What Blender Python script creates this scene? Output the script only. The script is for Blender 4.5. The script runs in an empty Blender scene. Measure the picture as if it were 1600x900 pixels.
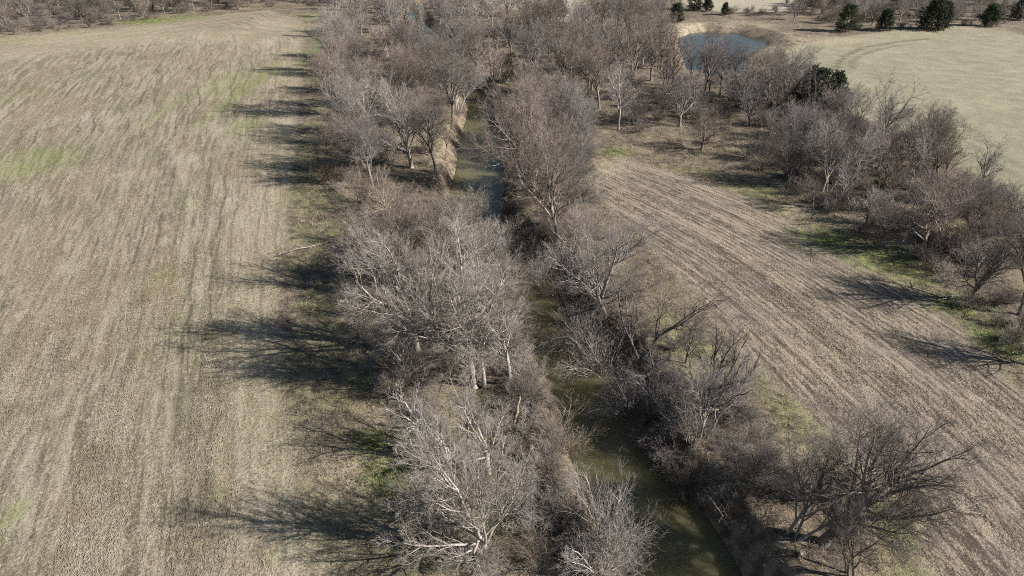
import bpy, math, random
import numpy as np

# ------------------------------------------------------------------ camera, sky, sun, exposure
SC = bpy.context.scene
COL = SC.collection
CAM_H, PITCH, FPX = 36.0, 30.0, 1081.0
cd = bpy.data.cameras.new('camera'); cam = bpy.data.objects.new('camera', cd); COL.objects.link(cam)
cam.location = (0, 0, CAM_H); cam.rotation_euler = (math.radians(90 - PITCH), 0, 0)
cd.sensor_width = 36.0; cd.lens = 36.0 * FPX / 1600.0; cd.clip_start = 0.5; cd.clip_end = 8000
SC.camera = cam
SUN_EL, SUN_AZ = 30.5, 105.0          # azimuth clockwise from +Y; shadows fall to the left and a little away
w = bpy.data.worlds.new('World'); SC.world = w; w.use_nodes = True
wn = w.node_tree.nodes; wl = w.node_tree.links
sky = wn.new('ShaderNodeTexSky'); sky.sky_type = 'NISHITA'; sky.sun_disc = False
sky.sun_elevation = math.radians(SUN_EL); sky.sun_rotation = math.radians(SUN_AZ)
sky.air_density = 1.0; sky.dust_density = 0.6; sky.ozone_density = 1.0
wl.new(sky.outputs[0], wn['Background'].inputs[0]); wn['Background'].inputs[1].default_value = 0.05
sd = bpy.data.lights.new('sun', 'SUN'); sun = bpy.data.objects.new('sun', sd); COL.objects.link(sun)
sd.energy = 5.0; sd.angle = math.radians(0.5); sd.color = (1.0, 0.955, 0.895)
_e, _a = math.radians(SUN_EL), math.radians(SUN_AZ)
SUNDIR = np.array([math.sin(_a) * math.cos(_e), math.cos(_a) * math.cos(_e), math.sin(_e)])
from mathutils import Vector
sun.rotation_euler = Vector(SUNDIR).to_track_quat('Z', 'Y').to_euler()
sun.location = (60, -10, 80)
SC.view_settings.view_transform = 'Standard'; SC.view_settings.look = 'None'
SC.view_settings.exposure = 0.80; SC.view_settings.gamma = 1.0; SC.view_settings.use_curve_mapping = False
SC.cycles.use_denoising = False; SC.cycles.filter_width = 1.0
SC.cycles.max_bounces = 4; SC.cycles.diffuse_bounces = 1; SC.cycles.glossy_bounces = 2

rnd = random.Random(7)
RNG = np.random.default_rng(11)

def at(u, v, z=0.0):
    """ground point seen at photo position (u, v) of 1600x900, for level z"""
    s, c = math.sin(math.radians(PITCH)), math.cos(math.radians(PITCH))
    dx = (u - 800) / FPX; dy = (450 - v) / FPX
    t = (CAM_H - z) / (s - dy * c)
    return (dx * t, (c + dy * s) * t)

# ------------------------------------------------------------------ helpers
def tag(o, label=None, cat=None, group=None, kind=None):
    if label: o['label'] = label
    if cat: o['category'] = cat
    if group: o['group'] = group
    if kind: o['kind'] = kind
    return o

def link(name, data, parent=None):
    o = bpy.data.objects.new(name, data); COL.objects.link(o)
    if parent is not None: o.parent = parent
    return o

def quad_mesh(name, verts, quads, mat=None, smooth=True):
    me = bpy.data.meshes.new(name)
    verts = np.asarray(verts, dtype=np.float32); quads = np.asarray(quads, dtype=np.int32)
    n = quads.shape[1]
    me.vertices.add(len(verts)); me.vertices.foreach_set('co', verts.ravel())
    me.loops.add(quads.size); me.loops.foreach_set('vertex_index', quads.ravel())
    me.polygons.add(len(quads))
    me.polygons.foreach_set('loop_start', np.arange(0, quads.size, n, dtype=np.int32))
    me.polygons.foreach_set('loop_total', np.full(len(quads), n, dtype=np.int32))
    if smooth: me.polygons.foreach_set('use_smooth', np.ones(len(quads), dtype=bool))
    me.update(calc_edges=True)
    if mat: me.materials.append(mat)
    return me

def vnoise(x, y, seed=0):
    xi = np.floor(x).astype(np.int64); yi = np.floor(y).astype(np.int64)
    fx = x - xi; fy = y - yi
    fx = fx * fx * (3 - 2 * fx); fy = fy * fy * (3 - 2 * fy)
    def h(a, b):
        n = (a * 374761393 + b * 668265263 + seed * 974711) & 0x7fffffff
        n = ((n ^ (n >> 13)) * 1274126177) & 0x7fffffff
        n = n ^ (n >> 16)
        return (n & 0xffff) / 65535.0
    return (h(xi, yi) * (1 - fx) + h(xi + 1, yi) * fx) * (1 - fy) + (h(xi, yi + 1) * (1 - fx) + h(xi + 1, yi + 1) * fx) * fy

def fbm(x, y, seed=0, octs=4):
    s = 0; a = 0.5; t = 0
    for k in range(octs):
        s = s + a * vnoise(x * 2 ** k, y * 2 ** k, seed + k * 17); t += a; a *= 0.5
    return s / t

def smooth(e0, e1, x):
    t = np.clip((x - e0) / (e1 - e0), 0, 1)
    return t * t * (3 - 2 * t)

def seg_dist(X, Y, pts, vals=None):
    """distance to polyline, value interpolated along it"""
    best = np.full(np.shape(X), 1e9); bv = np.zeros(np.shape(X))
    for i in range(len(pts) - 1):
        ax, ay = pts[i]; bx, by = pts[i + 1]
        dx, dy = bx - ax, by - ay
        t = np.clip(((X - ax) * dx + (Y - ay) * dy) / (dx * dx + dy * dy), 0, 1)
        d = np.hypot(X - ax - t * dx, Y - ay - t * dy)
        m = d < best
        best = np.where(m, d, best)
        if vals is not None: bv = np.where(m, vals[i] * (1 - t) + vals[i + 1] * t, bv)
    return best, bv

def poly_sd(X, Y, poly):
    """signed distance, negative inside"""
    d, _ = seg_dist(X, Y, list(poly) + [poly[0]])
    ins = np.zeros(np.shape(X), dtype=bool)
    n = len(poly)
    for i in range(n):
        x1, y1 = poly[i]; x2, y2 = poly[(i + 1) % n]
        c = ((y1 > Y) != (y2 > Y)) & (X < (x2 - x1) * (Y - y1) / (y2 - y1 + 1e-12) + x1)
        ins ^= c
    return np.where(ins, -d, d)

# ------------------------------------------------------------------ layout of the ground
WATER, POND = -2.3, -0.7
_ck = [(1090, 960, 1010, 1178), (0, 900, 990, 1150), (0, 850, 985, 1118), (0, 800, 965, 1080), (0, 760, 935, 1038), (0, 720, 903, 1003),
       (0, 680, 892, 985), (0, 640, 885, 985), (0, 600, 866, 975), (0, 560, 846, 935), (0, 500, 822, 893), (0, 460, 806, 880),
       (0, 420, 775, 850), (0, 385, 735, 815), (0, 350, 706, 785), (0, 310, 700, 784), (0, 265, 712, 796), (0, 235, 716, 788),
       (0, 200, 725, 775), (0, 165, 733, 768), (0, 140, 716, 752)]
CREEK = []; CW = []
for _, v, l, r in _ck:
    if v >= 440: l, r = l - 10, r + 12
    a = at(l, v, WATER); b = at(r, v, WATER)
    CREEK.append(((a[0] + b[0]) / 2, (a[1] + b[1]) / 2)); CW.append((b[0] - a[0]) / 2)
CREEK = [(13.2, -20.0), (12.8, 10.0)] + CREEK + [(-10.5, 152.0), (-19.0, 172.0), (-17, 200), (-26, 226), (-36, 260), (-30, 330), (-60, 500)]
CW = [3.6, 3.6] + CW + [2.4, 2.2, 2.0, 2.0, 2.0, 2.0, 2.0]
PONDP = [at(u, v, POND) for u, v in [(1058, 70), (1060, 60), (1078, 52), (1104, 49), (1128, 51), (1148, 50), (1160, 55), (1182, 60), (1200, 68), (1192, 77), (1174, 84),
                                     (1164, 97), (1160, 108), (1146, 114), (1120, 124), (1098, 112), (1074, 110), (1066, 90)]]
FIELD_L = [(-5.5, 0), at(500, 900), at(455, 720), at(432, 600), at(430, 500), at(440, 400), at(455, 250), at(466, 150), at(474, 60), at(470, 34),
           at(420, 16), at(280, 30), at(160, 46), at(0, 62), (-190, 190), (-260, 150), (-260, -60), (-5, -60)]
FIELD_R = [at(u, v) for u, v in [(940, 252), (985, 246), (1030, 262), (1100, 282), (1180, 312), (1240, 352), (1330, 402), (1420, 446), (1490, 506),
                                 (1545, 566), (1600, 622)]] + [(48, 30), (52, 0), (52, -60), (25, -60), (25, 10)] + \
          [at(u, v) for u, v in [(1460, 900), (1390, 800), (1330, 720), (1275, 655), (1205, 592), (1130, 520), (1066, 440), (1000, 365), (940, 310), (918, 275)]]
PAST = [at(u, v) for u, v in [(1226, 86), (1250, 70), (1330, 56), (1400, 48), (1500, 42), (1570, 47), (1600, 55)]] + [(240, 190), (300, 150), (300, 20), (90, 40)] + \
       [at(u, v) for u, v in [(1600, 335), (1560, 300), (1500, 262), (1440, 222), (1370, 190), (1300, 168), (1250, 135), (1224, 104)]]
FAR1 = [at(u, v) for u, v in [(800, 14), (850, 32), (905, 34), (935, 24), (915, 5)]] + [(30, 330), (-40, 340), (-20, 280)]
FAR2 = [at(u, v) for u, v in [(1085, 14), (1150, 20), (1228, 18), (1236, 6)]] + [(130, 300), (60, 300)]
FAR3 = [(-260, 330), (260, 330), (900, 700), (900, 3000), (-900, 3000), (-900, 700)]

def creek_d(X, Y):
    d, wv = seg_dist(X, Y, CREEK, CW)
    return d - wv, wv

def height(X, Y):
    X = np.asarray(X, dtype=float); Y = np.asarray(Y, dtype=float)
    cd_, cw_ = creek_d(X, Y)
    cd_ = cd_ + 0.7 * (fbm(X * 0.35, Y * 0.35, 5, 3) - 0.5) * smooth(-1, 0.6, cd_)
    fl = poly_sd(X, Y, FIELD_L); fr = poly_sd(X, Y, FIELD_R); pa = poly_sd(X, Y, PAST)
    wood = smooth(-0.5, 2.5, np.minimum(np.minimum(fl, fr), pa))
    z = 0.5 * (fbm(X * 0.03, Y * 0.03, 3, 2) - 0.5)
    z = z + wood * (0.55 * (fbm(X * 0.22, Y * 0.22, 9, 3) - 0.5) + 0.30 * (fbm(X * 1.1, Y * 1.1, 21, 2) - 0.5))
    z = z + 0.05 * (fbm(X * 1.7, Y * 1.7, 31, 2) - 0.5)
    bank = smooth(-0.3, 2.6, cd_)
    z = z * bank - 3.1 * (1 - smooth(-1.2, 2.4, cd_)) 
    pd = poly_sd(X, Y, PONDP)
    pb = smooth(-2.5, 2.0, pd)
    z = z * pb - 1.6 * (1 - pb) + 1.0 * np.exp(-((pd - 5.5) / 3.0) ** 2) * smooth(172, 195, Y)
    z = z + 9.0 * smooth(330, 900, Y)
    return z

def hz(x, y): return float(height(np.array([x]), np.array([y]))[0])

def axis(parts):
    out = []
    for a, b, s in parts:
        out += list(np.arange(a, b - 1e-6, s))
    return np.array(out + [parts[-1][1]])
XS = axis([(-3000, -600, 400), (-600, -260, 40), (-260, -90, 5), (-90, -34, 1.6), (-34, 60, 0.62), (60, 130, 1.6), (130, 260, 5), (260, 600, 40), (600, 3000, 400)])
YS = axis([(-200, -20, 30), (-20, 18, 3), (18, 110, 0.62), (110, 210, 1.1), (210, 340, 2.5), (340, 600, 20), (600, 3400, 200)])
GX, GY = np.meshgrid(XS, YS)
GZ = height(GX, GY)

# ------------------------------------------------------------------ node helper
class NT:
    def __init__(s, name):
        s.m = bpy.data.materials.new(name); s.m.use_nodes = True
        s.n = s.m.node_tree.nodes; s.l = s.m.node_tree.links
        s.b = s.n['Principled BSDF']; s.b.inputs['Specular IOR Level'].default_value = 0.2
    def set(s, sock, v):
        if isinstance(v, bpy.types.NodeSocket): s.l.new(v, sock)
        elif isinstance(v, (tuple, list)): sock.default_value = tuple(v) + ((1,) if len(v) == 3 and sock.type == 'RGBA' else ())
        else: sock.default_value = v
    def math(s, op, a, b=0.0, c=0.0, clamp=False):
        n = s.n.new('ShaderNodeMath'); n.operation = op; n.use_clamp = clamp
        s.set(n.inputs[0], a); s.set(n.inputs[1], b); s.set(n.inputs[2], c); return n.outputs[0]
    def mix(s, f, a, b, mode='MIX'):
        n = s.n.new('ShaderNodeMix'); n.data_type = 'RGBA'; n.blend_type = mode
        s.set(n.inputs[0], f); s.set(n.inputs[6], a); s.set(n.inputs[7], b); return n.outputs[2]
    def attr(s, name):
        n = s.n.new('ShaderNodeAttribute'); n.attribute_name = name; return n.outputs['Fac']
    def ramp(s, x, a, b):
        n = s.n.new('ShaderNodeMapRange'); n.interpolation_type = 'SMOOTHSTEP'
        s.set(n.inputs[0], x); n.inputs[1].default_value = a; n.inputs[2].default_value = b; return n.outputs[0]
    def noise(s, vec, scale, detail=4, rough=0.6, dist=0.0):
        n = s.n.new('ShaderNodeTexNoise'); n.inputs['Scale'].default_value = scale; n.inputs['Detail'].default_value = detail
        n.inputs['Roughness'].default_value = rough; n.inputs['Distortion'].default_value = dist
        if vec is not None: s.l.new(vec, n.inputs['Vector'])
        return n.outputs['Fac']
    def comb(s, x, y, z=0.0):
        n = s.n.new('ShaderNodeCombineXYZ'); s.set(n.inputs[0], x); s.set(n.inputs[1], y); s.set(n.inputs[2], z); return n.outputs[0]
    def pos(s):
        return s.n.new('ShaderNodeNewGeometry').outputs['Position']
    def objcol(s):
        return s.n.new('ShaderNodeObjectInfo').outputs['Color']
    def bump(s, h, strength, dist):
        n = s.n.new('ShaderNodeBump'); n.inputs['Strength'].default_value = strength; n.inputs['Distance'].default_value = dist
        s.l.new(h, n.inputs['Height']); s.l.new(n.outputs[0], s.b.inputs['Normal'])
    def out(s, col, rough=0.9):
        s.set(s.b.inputs['Base Color'], col); s.set(s.b.inputs['Roughness'], rough); return s.m

# ------------------------------------------------------------------ ground material (colour zones come from attributes)
def ground_material(zone):
    t = NT('ground_' + zone)
    P = t.pos()
    fine = t.noise(P, 6.0, 4, 0.75)
    mid = t.noise(P, 0.9, 4, 0.68)
    u, v = t.attr('row_u'), t.attr('row_v')
    if zone == 'left':          # corn stubble and chaff, streaked along the combine passes
        big = t.noise(P, 0.06, 4, 0.62)
        streak = t.noise(t.comb(u, t.math('MULTIPLY', v, 0.07), 0.0), 1.25, 6, 0.78, 0.6)
        tuft = t.noise(t.comb(u, t.math('MULTIPLY', v, 0.5), 3.0), 2.4, 4, 0.78, 0.9)
        c = t.mix(t.ramp(streak, 0.36, 0.64), (0.15, 0.118, 0.078), (0.385, 0.322, 0.228))
        c = t.mix(t.math('MULTIPLY', t.ramp(big, 0.44, 0.60), 0.55), c, t.mix(t.ramp(streak, 0.4, 0.62), (0.135, 0.128, 0.068), (0.265, 0.245, 0.15)))
        c = t.mix(t.math('MULTIPLY', t.ramp(t.noise(t.comb(u, t.math('MULTIPLY', v, 0.25), 9.0), 0.19, 4, 0.65), 0.48, 0.62), 0.55), c, (0.255, 0.178, 0.118))
        c = t.mix(t.math('MULTIPLY', t.ramp(t.noise(t.comb(u, t.math('MULTIPLY', v, 0.2), 19.0), 0.25, 4, 0.7), 0.54, 0.68), 0.5), c, (0.46, 0.40, 0.31))
        c = t.mix(t.math('MULTIPLY', t.ramp(tuft, 0.55, 0.68), 0.6), c, (0.56, 0.50, 0.385))
        c = t.mix(t.math('MULTIPLY', t.ramp(tuft, 0.46, 0.33), 0.72), c, (0.095, 0.078, 0.050))
        c = t.mix(t.math('MULTIPLY', t.ramp(fine, 0.54, 0.66), 0.60), c, (0.60, 0.54, 0.43))
        c = t.mix(t.math('MULTIPLY', t.ramp(fine, 0.46, 0.34), 0.78), c, (0.080, 0.066, 0.043))
        # wheel tracks: narrow paired dark lines along the passes, worn unevenly
        uu = t.math('ADD', u, t.math('MULTIPLY', t.math('SUBTRACT', t.noise(P, 0.05, 2, 0.5), 0.5), 5.0))
        pas = t.math('ABSOLUTE', t.math('SUBTRACT', t.math('FRACT', t.math('MULTIPLY', uu, 1 / 7.3)), 0.5))
        trk = t.math('MULTIPLY', t.ramp(t.math('ABSOLUTE', t.math('SUBTRACT', pas, 0.14)), 0.040, 0.010), t.ramp(t.noise(P, 0.045, 3, 0.6), 0.42, 0.56))
        c = t.mix(t.math('MULTIPLY', t.math('MULTIPLY', trk, 0.8), t.ramp(mid, 0.30, 0.6)), c, (0.105, 0.088, 0.062))
        c = t.mix(t.math('MULTIPLY', t.attr('wheel'), t.ramp(mid, 0.30, 0.55)), c, (0.105, 0.088, 0.062))
        field, m = c, t.attr('m_left')
    elif zone == 'right':       # row stubble, dark soil between the rows
        rows = t.math('SINE', t.math('MULTIPLY', t.math('ADD', u, t.math('MULTIPLY', t.math('SUBTRACT', mid, 0.5), 0.35)), 2 * math.pi / 0.76))
        rs = t.noise(t.comb(u, t.math('MULTIPLY', v, 0.05), 5.0), 0.9, 5, 0.72, 0.2)
        rs2 = t.noise(t.comb(u, t.math('MULTIPLY', v, 0.26), 7.0), 2.4, 4, 0.75, 0.6)
        k = t.math('ADD', t.math('MULTIPLY', rows, 0.05), rs)
        k = t.math('ADD', k, t.math('MULTIPLY', t.math('SUBTRACT', rs2, 0.5), 1.05))
        k = t.math('ADD', k, t.math('MULTIPLY', t.math('SUBTRACT', fine, 0.5), 0.8))
        c = t.mix(t.ramp(k, 0.30, 0.72), (0.092, 0.070, 0.053), (0.37, 0.30, 0.226))
        c = t.mix(t.math('MULTIPLY', t.ramp(t.noise(P, 0.11, 3, 0.6), 0.48, 0.66), 0.3), c, (0.17, 0.145, 0.13))
        c = t.mix(t.math('MULTIPLY', t.ramp(fine, 0.58, 0.68), 0.5), c, (0.56, 0.50, 0.41))
        field, m = c, t.attr('m_right')
    elif zone == 'pasture':     # short dormant grass
        pn = t.noise(t.comb(u, t.math('MULTIPLY', v, 0.75), 1.0), 0.30, 6, 0.72, 0.7)
        c = t.mix(t.ramp(pn, 0.32, 0.68), (0.24, 0.218, 0.140), (0.36, 0.322, 0.222))
        c = t.mix(t.math('MULTIPLY', t.ramp(mid, 0.45, 0.7), 0.5), c, (0.235, 0.228, 0.145))
        c = t.mix(t.math('MULTIPLY', t.ramp(fine, 0.48, 0.66), 0.45), c, (0.45, 0.405, 0.295))
        c = t.mix(t.math('MULTIPLY', t.ramp(t.noise(P, 0.045, 3, 0.6), 0.5, 0.66), 0.4), c, (0.225, 0.222, 0.15))
        c = t.mix(t.math('MULTIPLY', t.attr('wheel'), t.ramp(mid, 0.3, 0.55)), c, (0.13, 0.115, 0.075))
        field, m = c, t.attr('m_past')
    else:
        field = None
    # woodland floor: leaf litter, dead grass
    if field is None or zone == 'far':
        c = t.mix(t.ramp(mid, 0.38, 0.62), (0.080, 0.062, 0.046), (0.215, 0.166, 0.122))
        c = t.mix(t.math('MULTIPLY', t.ramp(t.noise(P, 0.21, 4, 0.65), 0.46, 0.66), 0.75), c, (0.27, 0.225, 0.145))
    else:
        c = t.mix(t.ramp(mid, 0.38, 0.62), (0.165, 0.132, 0.092), (0.30, 0.25, 0.175))
    c = t.mix(t.math('MULTIPLY', t.ramp(fine, 0.52, 0.68), 0.6), c, (0.45, 0.38, 0.28))
    g = t.mix(t.math('MULTIPLY', t.ramp(fine, 0.46, 0.32), 0.7), c, (0.055, 0.043, 0.032))
    if field is not None:
        g = t.mix(m, g, field)
    else:
        g = t.mix(t.attr('m_far'), g, t.mix(t.ramp(mid, 0.3, 0.7), (0.34, 0.30, 0.21), (0.44, 0.39, 0.30)))
        fm = t.math('ADD', t.math('ADD', t.attr('m_left'), t.attr('m_right')), t.attr('m_past'), clamp=True)
        g = t.mix(t.math('MULTIPLY', fm, 0.8), g, t.mix(t.ramp(fine, 0.40, 0.62), (0.16, 0.132, 0.10), (0.44, 0.375, 0.29)))
    # living grass coming through
    gm = t.math('MULTIPLY', t.attr('green'), t.ramp(t.math('ADD', t.math('MULTIPLY', fine, 0.5), t.math('MULTIPLY', mid, 0.6)), 0.42, 0.66), clamp=True)
    g = t.mix(gm, g, t.mix(t.ramp(mid, 0.35, 0.65), (0.085, 0.15, 0.028), (0.25, 0.30, 0.075)))
    # dry pale grass
    g = t.mix(t.math('MULTIPLY', t.attr('dry'), t.ramp(fine, 0.36, 0.6)), g, t.mix(t.ramp(mid, 0.35, 0.65), (0.36, 0.30, 0.20), (0.56, 0.475, 0.345)))
    if field is None:           # bare creek bank
        g = t.mix(t.attr('bank'), g, t.mix(t.ramp(mid, 0.4, 0.66), (0.085, 0.066, 0.048), (0.29, 0.225, 0.155)))
    t.bump(t.math('ADD', fine, t.math('MULTIPLY', mid, 0.6)), 0.85, 0.14)
    return t.out(g, 0.95)
GMAT = {z: ground_material(n) for z, n in ((0, 'wood'), (1, 'left'), (2, 'right'), (3, 'pasture'))}
GMAT[4] = GMAT[0]

def build_ground():
    X, Y = GX.ravel(), GY.ravel()
    fl = poly_sd(X, Y, FIELD_L); fr = poly_sd(X, Y, FIELD_R); pa = poly_sd(X, Y, PAST)
    fa = np.minimum(np.minimum(poly_sd(X, Y, FAR1), poly_sd(X, Y, FAR2)), poly_sd(X, Y, FAR3))
    j = 2.2 * (fbm(X * 0.30, Y * 0.30, 41, 3) - 0.5)
    A = {}
    A['m_left'] = smooth(0.9, -0.9, fl + j); A['m_right'] = smooth(0.9, -0.9, fr + j)
    A['m_past'] = smooth(1.0, -1.0, pa + j); A['m_far'] = smooth(1, -1, fa + j)
    cdist, _ = creek_d(X, Y)
    A['bank'] = smooth(2.6, 0.9, cdist + 1.6 * j) * (0.55 + 0.45 * smooth(0.4, 0.6, fbm(X * 0.4, Y * 0.4, 77, 3)))
    # row coordinates
    dl = Y - 35
    ul = X + 0.30 * Y + 2.6 * np.sin(Y * 0.028 + X * 0.02) + 0.0016 * np.clip(-X - 25, 0, 90) ** 2 * smooth(40, 120, Y)
    hd, hv = seg_dist(X, Y, [at(470, 34), at(420, 16), at(280, 30), at(160, 46), at(0, 62), (-190, 190)])   # headland passes along the far end
    sw = (hd + 5 * (fbm(X * 0.05, Y * 0.05, 91, 3) - 0.5) < 26).astype(float)
    ul = np.where(sw > .5, hd * 0.8, ul)
    vl = Y - 0.3 * X
    d2 = np.clip(dl, -60, 75)
    ur = X + 0.1 * d2 + 0.0055 * d2 * np.abs(d2); vr = Y - 0.35 * X
    up = Y * 0.8 + X * 0.6; vp = X * 0.8 - Y * 0.6
    ku = np.argmin(np.stack([fl, fr, pa]), axis=0)
    A['row_u'] = np.choose(ku, [ul, ur, up]); A['row_v'] = np.choose(ku, [vl, vr, vp])
    # wheel marks curving over the pasture
    cx, cy = at(1410, 150)
    wh = np.zeros_like(X)
    arc1 = [at(u, v) for u, v in [(1306, 118), (1308, 100), (1322, 86), (1350, 74), (1400, 66), (1450, 61)]]
    arc2 = [at(u, v) for u, v in [(1330, 108), (1330, 96), (1345, 86), (1372, 77), (1410, 71)]]
    arc3 = [at(u, v) for u, v in [(1480, 200), (1520, 228), (1600, 290)]]
    arc4 = [at(u, v) for u, v in [(1500, 190), (1545, 226), (1600, 268)]]
    for a_, s_ in ((arc1, 1), (arc2, .7), (arc3, .5), (arc4, .5)):
        d, _ = seg_dist(X, Y, a_); wh = np.maximum(wh, s_ * smooth(1.0, 0.2, d))
    for a_, s_ in (([(300, 600), (318, 700), (340, 900)], .55), ([(268, 600), (285, 700), (298, 900)], .45), ([(345, 620), (375, 760), (410, 900)], .45), ([(330, 420), (326, 520), (335, 620)], .4),
                   ([(245, 420), (262, 330), (255, 220)], .4), ([(140, 420), (95, 600), (70, 760)], .35), ([(455, 720), (478, 780), (490, 840)], .5)):
        d, _ = seg_dist(X, Y, [at(*p) for p in a_]); wh = np.maximum(wh, s_ * smooth(0.75, 0.1, d))
    A['wheel'] = wh
    # green patches
    gr = np.zeros_like(X)
    for (u, v, ru, rv_, s_) in [(605, 745, 45, 45, 1.0), (590, 690, 50, 30, .8), (635, 780, 60, 50, .55), (660, 860, 70, 50, .65), (770, 820, 90, 70, .55), (760, 660, 90, 60, .4),
                                (1390, 815, 42, 55, .95), (1340, 790, 40, 40, .5), (1090, 560, 45, 40, .75), (1050, 520, 50, 40, .5), (960, 430, 40, 30, .5),
                                (500, 75, 26, 36, 1.0), (515, 120, 22, 16, .7), (490, 25, 40, 8, .8), (230, 34, 60, 7, 1.0), (290, 28, 50, 6, .8), (20, 66, 40, 7, .7), (110, 52, 30, 5, .5),
                                (960, 238, 34, 10, .9), (1180, 300, 40, 14, .7), (1300, 375, 70, 30, .75), (1380, 405, 70, 30, .9), (1500, 475, 60, 26, 1.0), (1560, 530, 60, 40, .9), (1430, 430, 60, 26, .7),
                                (1390, 395, 60, 20, .7), (50, 255, 85, 38, .62), (35, 150, 28, 24, .5), (255, 172, 14, 32, .55), (350, 130, 40, 26, .5), (395, 130, 22, 60, .6), (385, 195, 30, 30, .5),
                                (440, 860, 24, 30, .5), (5, 830, 20, 60, .6), (250, 430, 30, 30, .35), (345, 775, 24, 30, .35), (540, 360, 60, 25, .55), (500, 470, 50, 40, .5), (550, 160, 40, 40, .5), (480, 310, 60, 30, .4), (560, 600, 60, 40, .4)]:
        cx, cy = at(u, v)
        x0 = at(u - ru, v)[0]; y0 = at(u, v + rv_)[1]; y1 = at(u, v - rv_)[1]
        rx = cx - x0; ry = (y1 - y0) / 2
        d = np.hypot((X - cx) / rx, (Y - cy) / ry)
        gr = np.maximum(gr, s_ * smooth(1.15, 0.25, d + 0.5 * (fbm(X * 0.3, Y * 0.3, 51, 3) - 0.5)))
    verge = smooth(-1, 1.5, fl) * smooth(9, 3, fl) * (X < 0)
    gr = np.maximum(gr, 0.30 * verge * smooth(0.4, 0.6, fbm(X * 0.12, Y * 0.12, 61, 3)))
    verge_r = smooth(-1, 1, fr) * smooth(7, 2, fr) * (X > 20) * (Y < 100)
    gr = np.maximum(gr, 0.38 * verge_r * smooth(0.35, 0.6, fbm(X * 0.12, Y * 0.12, 63, 3)))
    A['green'] = np.clip(gr, 0, 1)
    dry = np.zeros_like(X)
    for (u, v, ru, rv_, s_) in [(1070, 45, 60, 14, 1.0), (1150, 40, 90, 10, .5), (1215, 82, 26, 18, .9), (1290, 62, 80, 8, .7), (700, 215, 40, 40, .75), (655, 205, 40, 30, .7), (690, 245, 30, 25, .6),
                                (940, 260, 60, 20, .6), (880, 255, 40, 30, .5), (1500, 41, 120, 5, .5), (560, 740, 90, 60, .55), (640, 650, 90, 60, .5), (720, 830, 120, 90, .5), (1075, 540, 60, 60, .45), (610, 420, 60, 50, .4), (1270, 730, 60, 50, .5), (1270, 340, 60, 25, .6),
                                (200, 60, 300, 20, .55), (60, 80, 120, 16, .45), (420, 50, 90, 40, .35), (760, 300, 40, 40, .5)]:
        cx, cy = at(u, v); x0 = at(u - ru, v)[0]; y0 = at(u, v + rv_)[1]; y1 = at(u, v - rv_)[1]
        d = np.hypot((X - cx) / (cx - x0), (Y - cy) / ((y1 - y0) / 2))
        dry = np.maximum(dry, s_ * smooth(1.15, 0.3, d + 0.6 * (fbm(X * 0.25, Y * 0.25, 71, 3) - 0.5)))
    strip = smooth(-6.5, -4.0, fl) * smooth(0.5, -1.0, fl) * (X > -62) * (Y < 205) * 0.42
    dry = np.maximum(dry, strip)
    A['dry'] = dry * smooth(1.0, 2.5, cdist)
    ny, nx = GX.shape
    idx = np.arange(ny * nx).reshape(ny, nx)
    Q = np.stack([idx[:-1, :-1], idx[:-1, 1:], idx[1:, 1:], idx[1:, :-1]], axis=-1).reshape(-1, 4)
    cxm = X[Q].mean(1); cym = Y[Q].mean(1)
    zl = poly_sd(cxm, cym, FIELD_L) < 0; zr = poly_sd(cxm, cym, FIELD_R) < 0; zp = poly_sd(cxm, cym, PAST) < 0
    zf = np.minimum(np.minimum(poly_sd(cxm, cym, FAR1), poly_sd(cxm, cym, FAR2)), poly_sd(cxm, cym, FAR3)) < 0
    zone = np.where(zl, 1, np.where(zr, 2, np.where(zp, 3, np.where(zf, 4, 0))))
    V = np.stack([X, Y, GZ.ravel()], axis=1)
    for z, name, lab in ((0, 'woodland_ground', None), (1, 'stubble_field', None), (2, 'crop_field', None), (3, 'pasture', None), (4, 'far_field', None)):
        q = Q[zone == z]
        used, inv = np.unique(q, return_inverse=True)
        me = quad_mesh(name, V[used], inv.reshape(-1, 4), GMAT[z])
        for k, a in A.items():
            at_ = me.attributes.new(k, 'FLOAT', 'POINT'); at_.data.foreach_set('value', a[used].astype(np.float32))
        tag(link(name, me), kind='structure')
build_ground()

# ------------------------------------------------------------------ water
def water_material(name, col, col2, rough, nscale, bump):
    t = NT(name); P = t.pos()
    n = t.noise(P, 0.16, 4, 0.55)
    t.b.inputs['Specular IOR Level'].default_value = 0.5; t.b.inputs['IOR'].default_value = 1.33
    t.bump(t.noise(P, nscale, 3, 0.5), bump, 0.02)
    t.b.subsurface_method = 'BURLEY'; t.b.inputs['Subsurface Weight'].default_value = 1.0
    t.b.inputs['Subsurface Radius'].default_value = (1.0, 1.0, 0.6); t.b.inputs['Subsurface Scale'].default_value = 1.6   # murky water blurs shadows
    return t.out(t.mix(t.ramp(n, 0.35, 0.65), col, col2), rough)
MAT_CREEK = water_material('creek_water', (0.112, 0.103, 0.048), (0.140, 0.126, 0.062), 0.03, 1.2, 0.10)
MAT_POND = water_material('pond_water', (0.030, 0.040, 0.040), (0.045, 0.055, 0.050), 0.08, 5.0, 0.5)

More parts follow.
